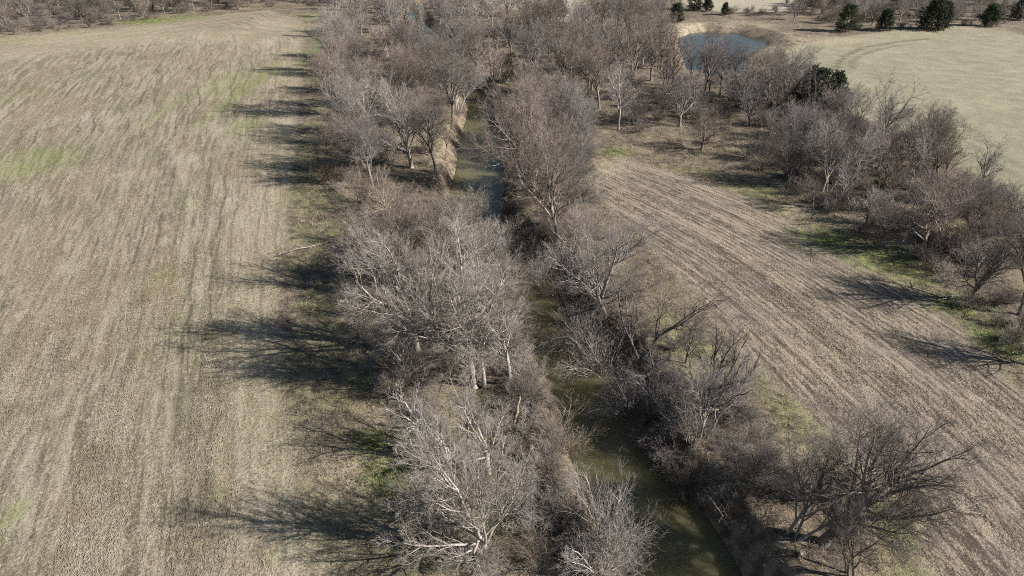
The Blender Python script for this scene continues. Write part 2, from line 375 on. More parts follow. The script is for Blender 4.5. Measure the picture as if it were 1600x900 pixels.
def water():
    pts = np.array(CREEK); wv = np.array(CW) + 2.2
    # resample
    seg = np.hypot(*np.diff(pts, axis=0).T); s = np.concatenate([[0], np.cumsum(seg)])
    ss = np.linspace(0, s[-1], 260)
    px = np.interp(ss, s, pts[:, 0]); py = np.interp(ss, s, pts[:, 1]); pw = np.interp(ss, s, wv)
    tx = np.gradient(px); ty = np.gradient(py); L = np.hypot(tx, ty); nx, ny = ty / L, -tx / L
    K = 7
    off = np.linspace(-1, 1, K)
    V = np.stack([px[:, None] + nx[:, None] * pw[:, None] * off, py[:, None] + ny[:, None] * pw[:, None] * off, np.full((260, K), WATER)], axis=-1).reshape(-1, 3)
    idx = np.arange(260 * K).reshape(260, K)
    Q = np.stack([idx[:-1, :-1], idx[:-1, 1:], idx[1:, 1:], idx[1:, :-1]], axis=-1).reshape(-1, 4)
    tag(link('creek_water', quad_mesh('creek_water', V, Q, MAT_CREEK)), kind='structure')
    c = np.mean(PONDP, axis=0); P = np.array(PONDP); P = c + (P - c) * 1.16
    V = np.concatenate([[[c[0], c[1], POND]], np.column_stack([P, np.full(len(P), POND)])])
    n = len(P)
    Q = np.array([[0, 1 + i, 1 + (i + 1) % n] for i in range(n)])
    tag(link('pond_water', quad_mesh('pond_water', V, Q, MAT_POND)), kind='structure')
water()

# ------------------------------------------------------------------ bark and twig materials
def bark_material():
    t = NT('bark'); P = t.n.new('ShaderNodeTexCoord').outputs['Object']
    n = t.noise(P, 6.0, 5, 0.7); n2 = t.noise(P, 1.1, 3, 0.6)
    c = t.mix(t.ramp(n, 0.35, 0.65), (0.15, 0.130, 0.110), (0.36, 0.328, 0.292))
    c = t.mix(t.ramp(n2, 0.5, 0.68), c, (0.47, 0.44, 0.40))
    c = t.mix(1.0, c, t.objcol(), 'MULTIPLY')
    t.bump(n, 0.8, 0.05)
    return t.out(c, 0.9)
def twig_material():
    t = NT('twig'); P = t.n.new('ShaderNodeTexCoord').outputs['Object']
    n2 = t.noise(P, 0.8, 3, 0.6)
    c = t.mix(t.ramp(n2, 0.35, 0.65), (0.165, 0.145, 0.130), (0.325, 0.294, 0.268))
    c = t.mix(1.0, c, t.objcol(), 'MULTIPLY')
    return t.out(c, 0.85)
def split_material():
    t = NT('split_wood'); P = t.n.new('ShaderNodeTexCoord').outputs['Object']
    n = t.noise(P, 9.0, 4, 0.7)
    c = t.mix(t.ramp(n, 0.35, 0.65), (0.30, 0.21, 0.125), (0.66, 0.55, 0.41))
    c = t.mix(1.0, c, t.objcol(), 'MULTIPLY')
    return t.out(c, 0.85)
def needle_material():
    t = NT('cedar_needles'); P = t.n.new('ShaderNodeTexCoord').outputs['Object']
    n = t.noise(P, 1.6, 4, 0.65)
    c = t.mix(t.ramp(n, 0.35, 0.65), (0.018, 0.028, 0.015), (0.046, 0.058, 0.028))
    c = t.mix(1.0, c, t.objcol(), 'MULTIPLY')
    return t.out(c, 0.7)
MAT_BARK, MAT_TWIG, MAT_SPLIT, MAT_NEEDLE = bark_material(), twig_material(), split_material(), needle_material()

# ------------------------------------------------------------------ branching growth, whole levels at a time
def unit(a): return a / np.maximum(np.linalg.norm(a, axis=-1, keepdims=True), 1e-9)

def sprout(base, d, L, r0, rt, nseg, wig, trop, rng):
    """N branches as polylines (N, nseg+1, 3) with radii"""
    N = len(base); P = np.zeros((N, nseg + 1, 3)); P[:, 0] = base
    d = unit(np.array(d, dtype=float)); trop = np.asarray(trop, dtype=float)
    for s in range(nseg):
        P[:, s + 1] = P[:, s] + d * (L / nseg)[:, None]
        d = unit(d + wig * rng.normal(size=(N, 3)) + trop)
    t = np.linspace(0, 1, nseg + 1)[None, :]
    R = r0[:, None] * (1 - t) ** 0.85 + rt * t
    return P, R

def kids(P, R, L, n, t0, t1, a0, a1, ratio, rng, rfac=0.62, flat=0.0):
    """bases, directions, lengths and radii of n children on every branch"""
    N, S1, _ = P.shape; S = S1 - 1
    t = (np.arange(n)[None, :] + rng.uniform(0, 1, (N, n))) / n
    t = t0 + (t1 - t0) * t
    x = np.clip(t * S, 0, S - 1e-4); i = x.astype(int); f = (x - i)[..., None]
    rows = np.arange(N)[:, None]
    A, B = P[rows, i], P[rows, i + 1]
    base = A * (1 - f) + B * f; tan = unit(B - A)
    rad = R[rows, i] * (1 - f[..., 0]) + R[rows, i + 1] * f[..., 0]
    az = rng.uniform(0, 2 * np.pi, (N, 1)) + np.arange(n)[None, :] * 2.399 + rng.normal(size=(N, n)) * 0.5
    ref = np.where(np.abs(tan[..., 2:3]) > 0.9, np.array([1.0, 0, 0]), np.array([0, 0, 1.0]))
    e1 = unit(np.cross(tan, ref)); e2 = np.cross(tan, e1)
    th = np.radians(rng.uniform(a0, a1, (N, n)))[..., None]
    d = np.cos(th) * tan + np.sin(th) * (np.cos(az)[..., None] * e1 + np.sin(az)[..., None] * e2 * (1 - flat))
    Lc = L[:, None] * ratio * (1.25 - 0.75 * t) * rng.uniform(0.65, 1.25, (N, n))
    return base.reshape(-1, 3), d.reshape(-1, 3), Lc.ravel(), (rad * rfac).ravel()

def tubes(groups):
    """mesh arrays for a list of (P, R, sides)"""
    VV, QQ = [], []; o = 0
    rng = np.random.default_rng(3)
    for P, R, k in groups:
        N, S1, _ = P.shape
        T = np.empty_like(P); T[:, 1:-1] = P[:, 2:] - P[:, :-2]; T[:, 0] = P[:, 1] - P[:, 0]; T[:, -1] = P[:, -1] - P[:, -2]
        T = unit(T)
        ref = unit(rng.normal(size=(N, 1, 3))); e1 = unit(np.cross(T, ref + 1e-3)); e2 = np.cross(T, e1)
        a = np.arange(k) * 2 * np.pi / k
        ring = P[:, :, None, :] + R[:, :, None, None] * (np.cos(a)[None, None, :, None] * e1[:, :, None, :] + np.sin(a)[None, None, :, None] * e2[:, :, None, :])
        VV.append(ring.reshape(-1, 3))
        b = o + np.arange(N * S1 * k).reshape(N, S1, k)
        q = np.stack([b[:, :-1], np.roll(b[:, :-1], -1, axis=2), np.roll(b[:, 1:], -1, axis=2), b[:, 1:]], axis=-1)
        QQ.append(q.reshape(-1, 4)); o += N * S1 * k
    return np.concatenate(VV), np.concatenate(QQ)

def tube_mesh(name, groups, mat):
    v, q = tubes(groups); return quad_mesh(name, v, q, mat)

def trunk_path(H0, lean, curve, r0, r1, rng, nseg=8, base=(0, 0, -0.35)):
    d = unit(np.array([[lean[0], lean[1], 1.0]]))
    P, R = sprout(np.array([base], dtype=float), d, np.array([H0 + 0.35]), np.array([r0]), r1, nseg, curve, (0, 0, 0.0), rng)
    t = np.linspace(0, 1, nseg + 1); R = (r0 * (1 - t) + r1 * t)[None, :].copy(); R[:, 0] *= 1.45; R[:, 1] *= 1.1
    return P, R

def grow_tree(seed, H=13.0, fork=0.28, stems=1, lean=(0, 0), limbs=7, la=(22, 55), ls=0.62, n2=9, n3=7, n4=5, n5=3, r=0.28, twig=0.0065,
              trop=0.06, sub=(20, 50), spread=0.12, dead=False, cover=1.0):
    rng = np.random.default_rng(seed)
    tr = []
    for s in range(stems):
        ln = lean if stems == 1 else (lean[0] + rng.normal() * spread * 2, lean[1] + rng.normal() * spread * 2)
        b = (0, 0, -0.35) if stems == 1 else (rng.normal() * 0.35, rng.normal() * 0.35, -0.35)
        h0 = H * fork * rng.uniform(0.8, 1.25) if stems > 1 else H * fork
        rr = r * (1.0 if stems == 1 else rng.uniform(0.55, 0.8))
        tr.append(trunk_path(h0, ln, 0.05, rr, rr * 0.72, rng, 8, b))
    P0 = np.concatenate([t[0] for t in tr]); R0 = np.concatenate([t[1] for t in tr])
    L0 = np.full(len(P0), H * fork)
    nl = max(2, limbs // stems)
    # leaders carry on from each trunk's top, side limbs from its upper half
    tip = P0[:, -1]; td = unit(P0[:, -1] - P0[:, -2])
    b1, d1, l1, r1 = kids(P0, R0, L0, nl, 0.55, 1.0, la[0], la[1], 1.0, rng, 0.66)
    l1 = H * ls * rng.uniform(0.62, 1.05, len(l1)) * (0.75 + 0.35 * unit(d1)[:, 2])
    nlead = 2
    bl = np.repeat(tip, nlead, axis=0); dl = unit(np.repeat(td, nlead, axis=0) + rng.normal(size=(len(bl), 3)) * 0.28)
    ll = H * (1 - fork) * rng.uniform(0.75, 0.98, len(bl)); rl = np.repeat(R0[:, -1] * 0.8, nlead)
    b1 = np.concatenate([b1, bl]); d1 = np.concatenate([d1, dl]); l1 = np.concatenate([l1, ll]); r1 = np.concatenate([r1, rl])
    r1 = np.minimum(r1, 0.021 * l1 + 0.02)
    P1, R1 = sprout(b1, d1, l1, r1, 0.012, 9, 0.10, (lean[0] * 0.02, lean[1] * 0.02, trop), rng)
    out = [(P0, R0, 9), (P1, R1, 6)]
    cr = []
    prev = (P1, R1, l1)
    spec = [(n2, 0.20, 0.98, 0.52, 5, 6, 4, 0.095, 0.006), (n3, 0.15, 1.0, 0.54, 4, 4, 3, 0.10, 0.005), (n4, 0.12, 1.0, 0.60, 3, 2, 3, 0.10, 0.004), (n5, 0.1, 1.0, 0.80, 3, 1, 3, 0.10, 0.0015)]
    for lv, (n, t0, t1, ratio, _, ns, k, wig, rt) in enumerate(spec):
        if n <= 0: break
        b, d, L, rr = kids(prev[0], prev[1], prev[2], n, t0, t1, sub[0] * (1 if lv < 2 else .8), sub[1] * (1 if lv < 2 else .8), ratio, rng, 0.66)
        rr = np.minimum(rr, 0.018 * L + 0.004); rr = np.maximum(rr, twig * (1.0, 1.0, 1.5, 2.4)[3 - lv] if lv else twig * 4)
        P, R = sprout(b, d, L, rr, max(rt, twig * 0.35), ns, wig, (0, 0, trop * (0.7 if lv < 2 else 0.9)), rng)
        cr.append((P, R, k)); prev = (P, R, L)
    return out, cr

def grow_shrub(seed, H=3.0, stems=16, spread=0.5, n2=7, n3=5, n4=3, droop=0.0, twig=0.006):
    rng = np.random.default_rng(seed)
    a = rng.uniform(0, 2 * np.pi, stems); rr = rng.uniform(0, 0.35, stems) * H * 0.35
    base = np.stack([np.cos(a) * rr, np.sin(a) * rr, np.full(stems, -0.2)], axis=1)
    s = np.abs(rng.normal(0, spread, stems))
    d = np.stack([np.cos(a) * s, np.sin(a) * s, np.ones(stems)], axis=1)
    L = H * rng.uniform(0.6, 1.15, stems)
    P0, R0 = sprout(base, d, L, 0.012 * L + 0.008, 0.006, 7, 0.14, (0, 0, 0.02 - droop), rng)
    cr = []; prev = (P0, R0, L)
    for lv, (n, ratio, ns, k) in enumerate(((n2, 0.50, 4, 3), (n3, 0.55, 2, 3), (n4, 0.75, 1, 3))):
        if n <= 0: break
        b, dd, l, r_ = kids(prev[0], prev[1], prev[2], n, 0.15, 1.0, 20, 52, ratio, rng, 0.6)
        r_ = np.maximum(np.minimum(r_, 0.012 * l + 0.003), twig * (1, 1, 1)[lv])
        P, R = sprout(b, dd, l, r_, twig * 0.4, ns, 0.12, (0, 0, 0.06 - droop), rng)
        cr.append((P, R, k)); prev = (P, R, l)
    return [(P0, R0, 4)], cr

def ntri(groups): return sum(P.shape[0] * (P.shape[1] - 1) * k * 2 for P, R, k in groups)

TINTS = {'grey': (0.98, 0.97, 1.0), 'pale': (1.22, 1.2, 1.18), 'pink': (1.06, 0.955, 0.93), 'tan': (1.08, 0.98, 0.82), 'dark': (0.60, 0.58, 0.57), 'brown': (0.84, 0.755, 0.70), 'black': (0.22, 0.21, 0.21), 'silver': (1.3, 1.3, 1.32), 'russet': (1.12, 0.90, 0.72)}

VAR = {}
def variant(key, data):
    st, cr = data
    VAR[key] = (tube_mesh('trunk', st + cr[:1], MAT_BARK), tube_mesh('crown', cr[1:], MAT_TWIG), ntri(st) + ntri(cr))

def place_tree(key, name, u=None, v=None, xy=None, rz=0.0, sc=1.0, tint='grey', label='', cat='tree', group=None, jit=0.08, tilt=(0, 0)):
    x, y = xy if xy else at(u, v)
    e = link(name, None)
    e.location = (x, y, hz(x, y)); e.rotation_euler = (tilt[0], tilt[1], rz); e.scale = (sc * rnd.uniform(.82, 1.2), sc * rnd.uniform(.82, 1.2), sc * rnd.uniform(.86, 1.16))
    tc = TINTS[tint]; q = 1 + rnd.uniform(-jit, jit)
    for nm, me in (('trunk', VAR[key][0]), ('crown', VAR[key][1])):
        o = link(nm, me, e); o.color = (tc[0] * q, tc[1] * q, tc[2] * q, 1)
    tag(e, label, cat, group)
    return e

def place_hero(data, name, u, v, tint, label, rz=0.0, sc=1.0, cat='tree', trunk_tint=None, z=None):
    """a tree grown once: trunk > limb, limb ..., and a crown"""
    st, cr = data
    x, y = at(u, v)
    e = link(name, None); e.location = (x, y, hz(x, y) if z is None else z); e.rotation_euler.z = rz; e.scale = (sc,) * 3
    tc = TINTS[tint] + (1,); tt = TINTS[trunk_tint or tint] + (1,)
    tr = link('trunk', tube_mesh('trunk', [st[0]], MAT_BARK), e); tr.color = tt
    P, R, k = st[1]
    for i in range(len(P)):
        o = link('limb', tube_mesh('limb', [(P[i:i + 1], R[i:i + 1], k)], MAT_BARK), tr); o.color = tt
    b = link('branches', tube_mesh('branches', cr[:1], MAT_BARK), e); b.color = tt
    c = link('crown', tube_mesh('crown', cr[1:], MAT_TWIG), e); c.color = tc
    tag(e, label, cat)
    return e

# ------------------------------------------------------------------ tree kinds used for the woods
variant('wide', grow_tree(101, H=13, fork=0.26, limbs=7, la=(25, 60), n4=5, n5=3))
variant('tall', grow_tree(102, H=15, fork=0.34, limbs=6, la=(16, 40), ls=0.52, n4=5, n5=3, r=0.26))
variant('multi', grow_tree(103, H=12, fork=0.24, stems=3, limbs=6, la=(18, 50), n4=4, n5=3))
variant('slim', grow_tree(104, H=12, fork=0.42, limbs=5, la=(18, 42), ls=0.42, n2=8, n3=6, n4=4, n5=3, r=0.17))
variant('round', grow_tree(105, H=10, fork=0.22, limbs=8, la=(30, 68), ls=0.6, n2=8, n3=7, n4=4, n5=3))
variant('far_a', grow_tree(111, H=12, fork=0.26, limbs=6, la=(22, 55), n2=8, n3=6, n4=5, n5=0, twig=0.014))
variant('far_b', grow_tree(112, H=13, fork=0.34, limbs=6, la=(16, 45), ls=0.5, n2=8, n3=6, n4=5, n5=0, twig=0.014))
variant('far_c', grow_tree(113, H=10, fork=0.22, stems=3, limbs=6, la=(20, 55), n2=8, n3=6, n4=4, n5=0, twig=0.014))
variant('far_d', grow_tree(114, H=11, fork=0.24, limbs=7, la=(30, 65), n2=8, n3=6, n4=4, n5=0, twig=0.014))
variant('sh_a', grow_shrub(201, H=3.4))
variant('sh_b', grow_shrub(202, H=2.4, stems=20, spread=0.8))
variant('sh_c', grow_shrub(203, H=2.8, stems=18, spread=0.9, droop=0.10))
variant('sh_d', grow_shrub(204, H=4.6, stems=14, spread=0.35, n2=8))

# ------------------------------------------------------------------ trees one can pick out, near to far
HERO = [
    # key/data, px u, v, tint, label, rz
    (dict(seed=301, H=10.5, fork=0.20, limbs=10, la=(30, 70), n4=5, n5=3, r=0.20, lean=(-0.1, 0)), 762, 872, 'pale', 'pale spreading bare tree at the bottom edge, left of the two fluffy creek shrubs'),
    (dict(seed=302, H=7.0, fork=0.30, limbs=5, la=(30, 75), n2=7, n3=6, n4=4, n5=3, r=0.26, lean=(-0.12, .1)), 764, 742, 'pale', 'stubby pale bare tree with a thick dark limb reaching toward the creek'),
    (dict(seed=303, H=7.0, fork=0.24, limbs=5, la=(25, 65), n2=7, n3=6, n4=4, n5=3, r=0.24, lean=(-0.25, 0)), 704, 712, 'silver', 'broken silver-barked tree beside the splintered fallen limb'),
    (dict(seed=305, H=14.5, fork=0.34, limbs=9, la=(35, 78), ls=0.60, n2=10, n3=7, n4=5, n5=3, r=0.36, lean=(-0.16, 0.05)), 742, 603, 'pale', 'largest pale tree with a thick leaning trunk and wide tangled crown, centre left of creek'),
    (dict(seed=309, H=14.0, fork=0.26, limbs=9, la=(28, 62), n2=9, n3=7, n4=5, n5=3, r=0.30), 643, 262, 'pale', 'big round-crowned grey tree with dark trunk, left of the far water'),
    (dict(seed=314, H=14.5, fork=0.24, stems=4, limbs=12, la=(14, 42), n2=8, n3=6, n4=5, n5=3, r=0.36), 832, 298, 'pink', 'tall pinkish clump of several dark trunks on the right bank of the far water'),
    (dict(seed=315, H=12.0, fork=0.24, stems=3, limbs=11, la=(25, 65), n2=8, n3=6, n4=4, n5=3, r=0.36, lean=(0.03, 0)), 940, 484, 'grey', 'open grey tree of thick twin trunks beside the field corner and creek bend'),
    (dict(seed=316, H=9.5, fork=0.22, stems=2, limbs=6, la=(15, 50), n2=7, n3=6, n4=4, n5=2, r=0.22, lean=(0.22, 0.05)), 1010, 548, 'brown', 'brown tree leaning right over the field edge, next to the thick twin-trunk tree'),
    (dict(seed=329, H=12.5, fork=0.30, limbs=9, la=(20, 56), ls=0.58, n2=9, n3=7, n4=4, n5=3, r=0.34, lean=(0.30, 0.04), trop=0.07), 1284, 850, 'dark', 'dark tree leaning right with a broad fan crown over the crop field, bottom right'),
    (dict(seed=321, H=10.5, fork=0.24, stems=4, limbs=10, la=(18, 48), n2=8, n3=6, n4=4, n5=3, r=0.26, lean=(0.05, 0)), 1446, 392, 'pink', 'pinkish multi-stemmed tree standing by the green patch right of the crop field'),
]
for d, u, v, tint, lab in HERO:
    place_hero(grow_tree(**d), 'bare_tree', u, v, tint, lab, trunk_tint=('dark' if tint in ('dark', 'brown') else tint))

PICK = [  # placed copies with labels of their own
    ('slim', 757, 606, 'pale', 1.0, 'slim pale tree just right of the thick leaning trunk', 'slender_tree'),
    ('slim', 797, 604, 'pale', 1.0, 'slim white-barked tree nearest the creek beside the thick leaning trunk', 'slender_tree'),
    ('slim', 731, 712, 'pale', 0.62, 'small thin tree behind the splintered fallen limb', 'slender_tree'),
    ('tall', 681, 268, 'dark', 0.80, 'dark crooked tree standing on the pale grass left of the far water', 'bare_tree'),
    ('slim', 697, 246, 'brown', 0.72, 'thin brown tree at the edge of the far left bank', 'slender_tree'),
    ('slim', 966, 204, 'silver', 1.05, 'pale-trunked tree standing just above the crop field corner', 'slender_tree'),
    ('round', 1096, 234, 'brown', 0.85, 'small round tree alone in the clearing above the crop field', 'bare_tree'),
    ('multi', 1292, 300, 'pale', 0.9, 'pale trunked tree rising from the dark thicket at the crop field top edge', 'bare_tree'),
    ('slim', 1372, 262, 'grey', 1.15, 'upswept fan-shaped tree standing above the thicket against the pasture', 'slender_tree'),
    ('multi', 1458, 278, 'dark', 0.75, 'dark leaning tree against the lower pasture edge', 'bare_tree'),
    ('round', 1072, 568, 'dark', 0.50, 'small dark tree alone on the grassy field corner right of the creek', 'bare_tree'),
    ('multi', 1328, 905, 'dark', 0.55, 'small dark tree at the bottom edge beside the green patch', 'bare_tree'),
    ('wide', 652, 548, 'pale', 0.98, 'wide pale tree between the largest tree and the left field', 'bare_tree'),
    ('wide', 612, 462, 'brown', 0.85, 'wide brownish tree beyond the largest pale tree, toward the left field', 'bare_tree'),
    ('tall', 1592, 492, 'dark', 0.7, 'dark tree at the right frame edge above the green verge', 'bare_tree'),
    ('wide', 1640, 575, 'grey', 0.75, 'grey tree just cut by the right frame edge', 'bare_tree'),
    ('slim', 1078, 142, 'dark', 0.85, 'slim dark tree standing before the pond, leftmost of the leaning row', 'slender_tree'),
    ('slim', 1108, 146, 'dark', 0.8, 'slim dark tree standing before the middle of the pond', 'slender_tree'),
    ('slim', 1124, 152, 'dark', 0.9, 'slim dark tree just right of the one before the pond middle', 'slender_tree'),
    ('slim', 1146, 148, 'dark', 0.85, 'slim dark tree before the right part of the pond', 'slender_tree'),
    ('slim', 1168, 142, 'brown', 0.8, 'slim brown tree at the right end of the pond row', 'slender_tree'),
    ('multi', 716, 168, 'pale', 0.8, 'pale tree whose crown hangs over the far water from the left', 'bare_tree'),
    ('round', 724, 140, 'grey', 0.9, 'round grey tree at the left of the last visible water', 'bare_tree'),
    ('far_a', 772, 140, 'pink', 0.9, 'pinkish tree at the right of the last visible water', 'bare_tree'),
    ('far_c', 745, 112, 'brown', 1.0, 'brown tree closing the view where the water ends', 'bare_tree'),
    ('multi', 1238, 842, 'grey', 0.72, 'grey tree just left of the dark fan-crowned tree', 'bare_tree'),
]
for k, u, v, tint, sc, lab, nm in PICK:
    place_tree(k, nm, u, v, tint=tint, sc=sc, label=lab, rz=rnd.uniform(0, 6.28))

# ------------------------------------------------------------------ woods, tree by tree
TAKEN = [at(h[1], h[2]) for h in HERO] + [at(p[1], p[2]) for p in PICK] + [at(*p) for p in ((735, 650), (765, 670), (715, 640), (800, 650), (755, 780), (720, 760), (790, 700), (640, 300), (690, 300), (840, 330), (950, 520))]
def scatter(poly_px, n, dmin, seed, bank=0.8, field=1.5, taken=TAKEN, tries=60):
    r = np.random.default_rng(seed)
    poly = [p if len(p) == 3 else at(*p) for p in poly_px]; poly = [(p[0], p[1]) for p in poly]
    xs = [p[0] for p in poly]; ys = [p[1] for p in poly]
    N = n * tries
    X = r.uniform(min(xs), max(xs), N); Y = r.uniform(min(ys), max(ys), N)
    ok = poly_sd(X, Y, poly) < 0
    ok &= creek_d(X, Y)[0] > bank
    ok &= poly_sd(X, Y, PONDP) > 1.5
    for f in (FIELD_L, FIELD_R, PAST, FAR1, FAR2): ok &= poly_sd(X, Y, f) > field
    out = []
    for x, y in zip(X[ok], Y[ok]):
        if len(out) >= n: break
        if all((x - a) ** 2 + (y - b) ** 2 > dmin * dmin for a, b in taken):
            out.append((x, y)); taken.append((x, y))
    return out

ZONES = [
    # polygon, count, spacing, keys, scale range, tints, label, group
    ([(700, 900), (660, 780), (640, 640), (560, 520), (540, 330), (700, 330), (790, 470), (835, 640), (860, 780), (860, 900)], 11, 3.6, ['wide', 'multi', 'round', 'slim'], (.5, .8), ['pale', 'tan', 'grey', 'brown'],
     'on the near left bank', 'trees along the near left bank'),
    ([(530, 330), (500, 200), (520, 90), (760, 90), (740, 200), (715, 330)], 32, 4.0, ['wide', 'tall', 'multi', 'round'], (.65, 1.0), ['pale', 'grey', 'pink', 'brown', 'dark'],
     'between left field and far water', 'trees along the far left bank'),
    ([(505, 92), (515, 30), (530, 2), (800, 2), (800, 40), (790, 92)], 44, 5.2, ['far_a', 'far_b', 'far_c', 'far_d'], (.7, 1.0), ['pale', 'grey', 'pink', 'grey'],
     'in the top middle wood', 'trees at the top of the creek wood'),
    ([(770, 330), (780, 220), (800, 150), (900, 170), (930, 235), (900, 300), (940, 420), (860, 420)], 16, 4.2, ['wide', 'tall', 'multi', 'slim'], (.55, .85), ['pink', 'grey', 'brown', 'grey'],
     'by the crop field corner', 'trees along the right bank'),
    ([(780, 150), (790, 50), (900, 40), (1030, 70), (1050, 125), (1170, 130), (1230, 175), (1200, 215), (1060, 200), (940, 215), (880, 190)], 60, 4.5, ['far_a', 'far_b', 'far_c', 'far_d', 'tall'], (.75, 1.05), ['pink', 'grey', 'brown', 'grey', 'brown'],
     'between far water and pond', 'trees of the pond wood'),
    ([(1180, 130), (1225, 110), (1290, 175), (1360, 195), (1440, 228), (1500, 268), (1600, 345), (1600, 560), (1540, 500), (1450, 430), (1340, 385), (1250, 330), (1190, 260)], 60, 3.5, ['multi', 'far_c', 'far_b', 'slim', 'slim', 'far_d'], (.42, .72), ['grey', 'dark', 'pink', 'grey', 'brown', 'dark'],
     'between crop field and pasture', 'trees between field and pasture'),
    ([(1010, 560), (1100, 590), (1180, 660), (1260, 740), (1330, 840), (1370, 900), (1240, 900), (1130, 760), (1040, 640)], 4, 3.4, ['multi', 'round', 'slim'], (.4, .56), ['grey', 'dark', 'brown'],
     'on the near right bank', 'trees along the near right bank'),
    ([(0, 52), (160, 38), (280, 22), (420, 6), (500, 6), (500, 0), (0, 0)], 56, 3.8, ['far_a', 'far_b', 'far_c', 'far_d'], (.55, .85), ['dark', 'dark', 'brown', 'dark'],
     'beyond the left field', 'trees beyond the left field'),
    ([(1240, 40), (1330, 46), (1450, 38), (1600, 36), (1600, 0), (1230, 0)], 58, 3.9, ['far_a', 'far_b', 'far_c', 'far_d'], (.55, .88), ['grey', 'dark', 'grey', 'brown'],
     'behind the pasture cedars', 'trees beyond the pasture'),
    ([(935, 22), (960, 30), (1040, 38), (1060, 10), (940, 2)], 9, 4.5, ['far_a', 'far_c', 'far_d'], (.6, .85), ['brown', 'grey', 'dark'],
     'in the clump behind the pond', 'trees behind the pond'),
]
FORM = {'wide': 'wide-crowned', 'tall': 'upright', 'multi': 'multi-stemmed', 'slim': 'slim', 'round': 'round-crowned', 'far_a': 'broad', 'far_b': 'upright', 'far_c': 'multi-stemmed', 'far_d': 'low spreading',
        'sh_a': 'upright', 'sh_b': 'low', 'sh_c': 'arching', 'sh_d': 'tall'}
TNAME = {'grey': 'grey', 'pale': 'pale grey', 'pink': 'pinkish', 'tan': 'tan', 'dark': 'dark', 'brown': 'brown', 'silver': 'silvery', 'russet': 'russet'}
ORD = ['nearest', 'second-nearest', 'third-nearest', 'fourth-nearest', 'fifth-nearest', 'sixth-nearest', 'seventh-nearest', 'eighth-nearest', 'ninth-nearest', 'tenth-nearest']
def name_apart(items, noun, where):
    """items: (object, key, tint, scale, y); look first, then order from the viewer"""
    by = {}
    ss = sorted(i[3] for i in items); lo, hi = ss[len(ss) // 3], ss[2 * len(ss) // 3]
    for it in items:
        size = 'small' if it[3] < lo else 'large' if it[3] > hi else 'medium'
        by.setdefault('%s %s %s %s' % (size, TNAME[it[2]], FORM[it[1]], noun), []).append(it)
    for lab, its in by.items():
        its.sort(key=lambda i: i[4])
        for k, it in enumerate(its):
            it[0]['label'] = lab + ' ' + where + ('' if len(its) == 1 else ', %s of its look' % ORD[min(k, 9)])
for zi, (poly, n, dm, keys, sr, tints, lab, grp) in enumerate(ZONES):
    items = []
    for x, y in scatter(poly, n, dm, 900 + zi):
        k = rnd.choice(keys); sc = rnd.uniform(*sr); ti = rnd.choice(tints)
        e = place_tree(k, 'slender_tree' if k == 'slim' else 'bare_tree', xy=(x, y), rz=rnd.uniform(0, 6.28), sc=sc, tint=ti, label=lab, group=grp,
                   tilt=(rnd.uniform(-.05, .05), rnd.uniform(-.05, .05)), jit=0.26)
        items.append((e, k, ti, sc, y))
    name_apart(items, 'bare tree', lab)

SHRUBS = [
    ([(690, 900), (640, 780), (620, 640), (540, 560), (510, 330), (700, 330), (790, 470), (840, 640), (870, 780), (870, 900)], 36, 1.8, (.5, .9), ['pale', 'tan', 'grey', 'dark', 'brown'], 0.0,
     'left of the near creek', 'bushes left of the near creek'),
    ([(500, 330), (490, 200), (515, 60), (770, 60), (740, 200), (715, 330)], 45, 2.4, (.7, 1.15), ['pink', 'tan', 'grey', 'brown', 'russet'], 0.0,
     'under the trees by the left field', 'bushes in the left belt'),
    ([(770, 440), (770, 300), (780, 220), (900, 200), (930, 250), (910, 310), (1000, 420), (1060, 500), (1000, 600), (890, 500)], 36, 1.9, (.6, 1.0), ['grey', 'pink', 'brown', 'tan'], 0.2,
     'on the middle right bank', 'bushes on the middle right bank'),
    ([(1010, 600), (1050, 560), (1120, 600), (1190, 670), (1240, 740), (1290, 790), (1200, 800), (1120, 770), (1040, 690)], 18, 1.7, (.5, .85), ['grey', 'dark', 'brown', 'grey'], -0.3,
     'right of the near creek', 'bushes right of the near creek'),
    ([(940, 215), (1060, 130), (1200, 120), (1300, 175), (1440, 228), (1500, 268), (1600, 345), (1600, 580), (1540, 510), (1450, 430), (1340, 385), (1250, 330), (1190, 270), (1050, 215)], 60, 2.5, (.7, 1.2), ['grey', 'brown', 'pink', 'dark'], 0.0,
     'between crop field and pasture', 'bushes of the field-pasture thicket'),
    ([(796, 460), (850, 640), (885, 760), (945, 900), (885, 900), (836, 760), (806, 640), (756, 460)], 16, 1.5, (.4, .7), ['pale', 'tan', 'grey', 'brown'], -0.2,
     'along the left water edge', 'bushes at the left water edge'),
    ([(0, 58), (160, 42), (280, 27), (420, 12), (500, 8), (500, 0), (0, 0)], 45, 2.7, (.8, 1.3), ['dark', 'dark', 'brown', 'brown'], 0.0,
     'beyond the left field', 'bushes beyond the left field'),
    ([(1090, 28), (1240, 22), (1330, 50), (1600, 42), (1600, 0), (1240, 0)], 50, 2.8, (.7, 1.3), ['brown', 'grey', 'pink', 'tan'], 0.0,
     'behind pond and pasture', 'bushes behind pond and pasture'),
]
TK2 = list(TAKEN[:len(HERO) + len(PICK) + 11])
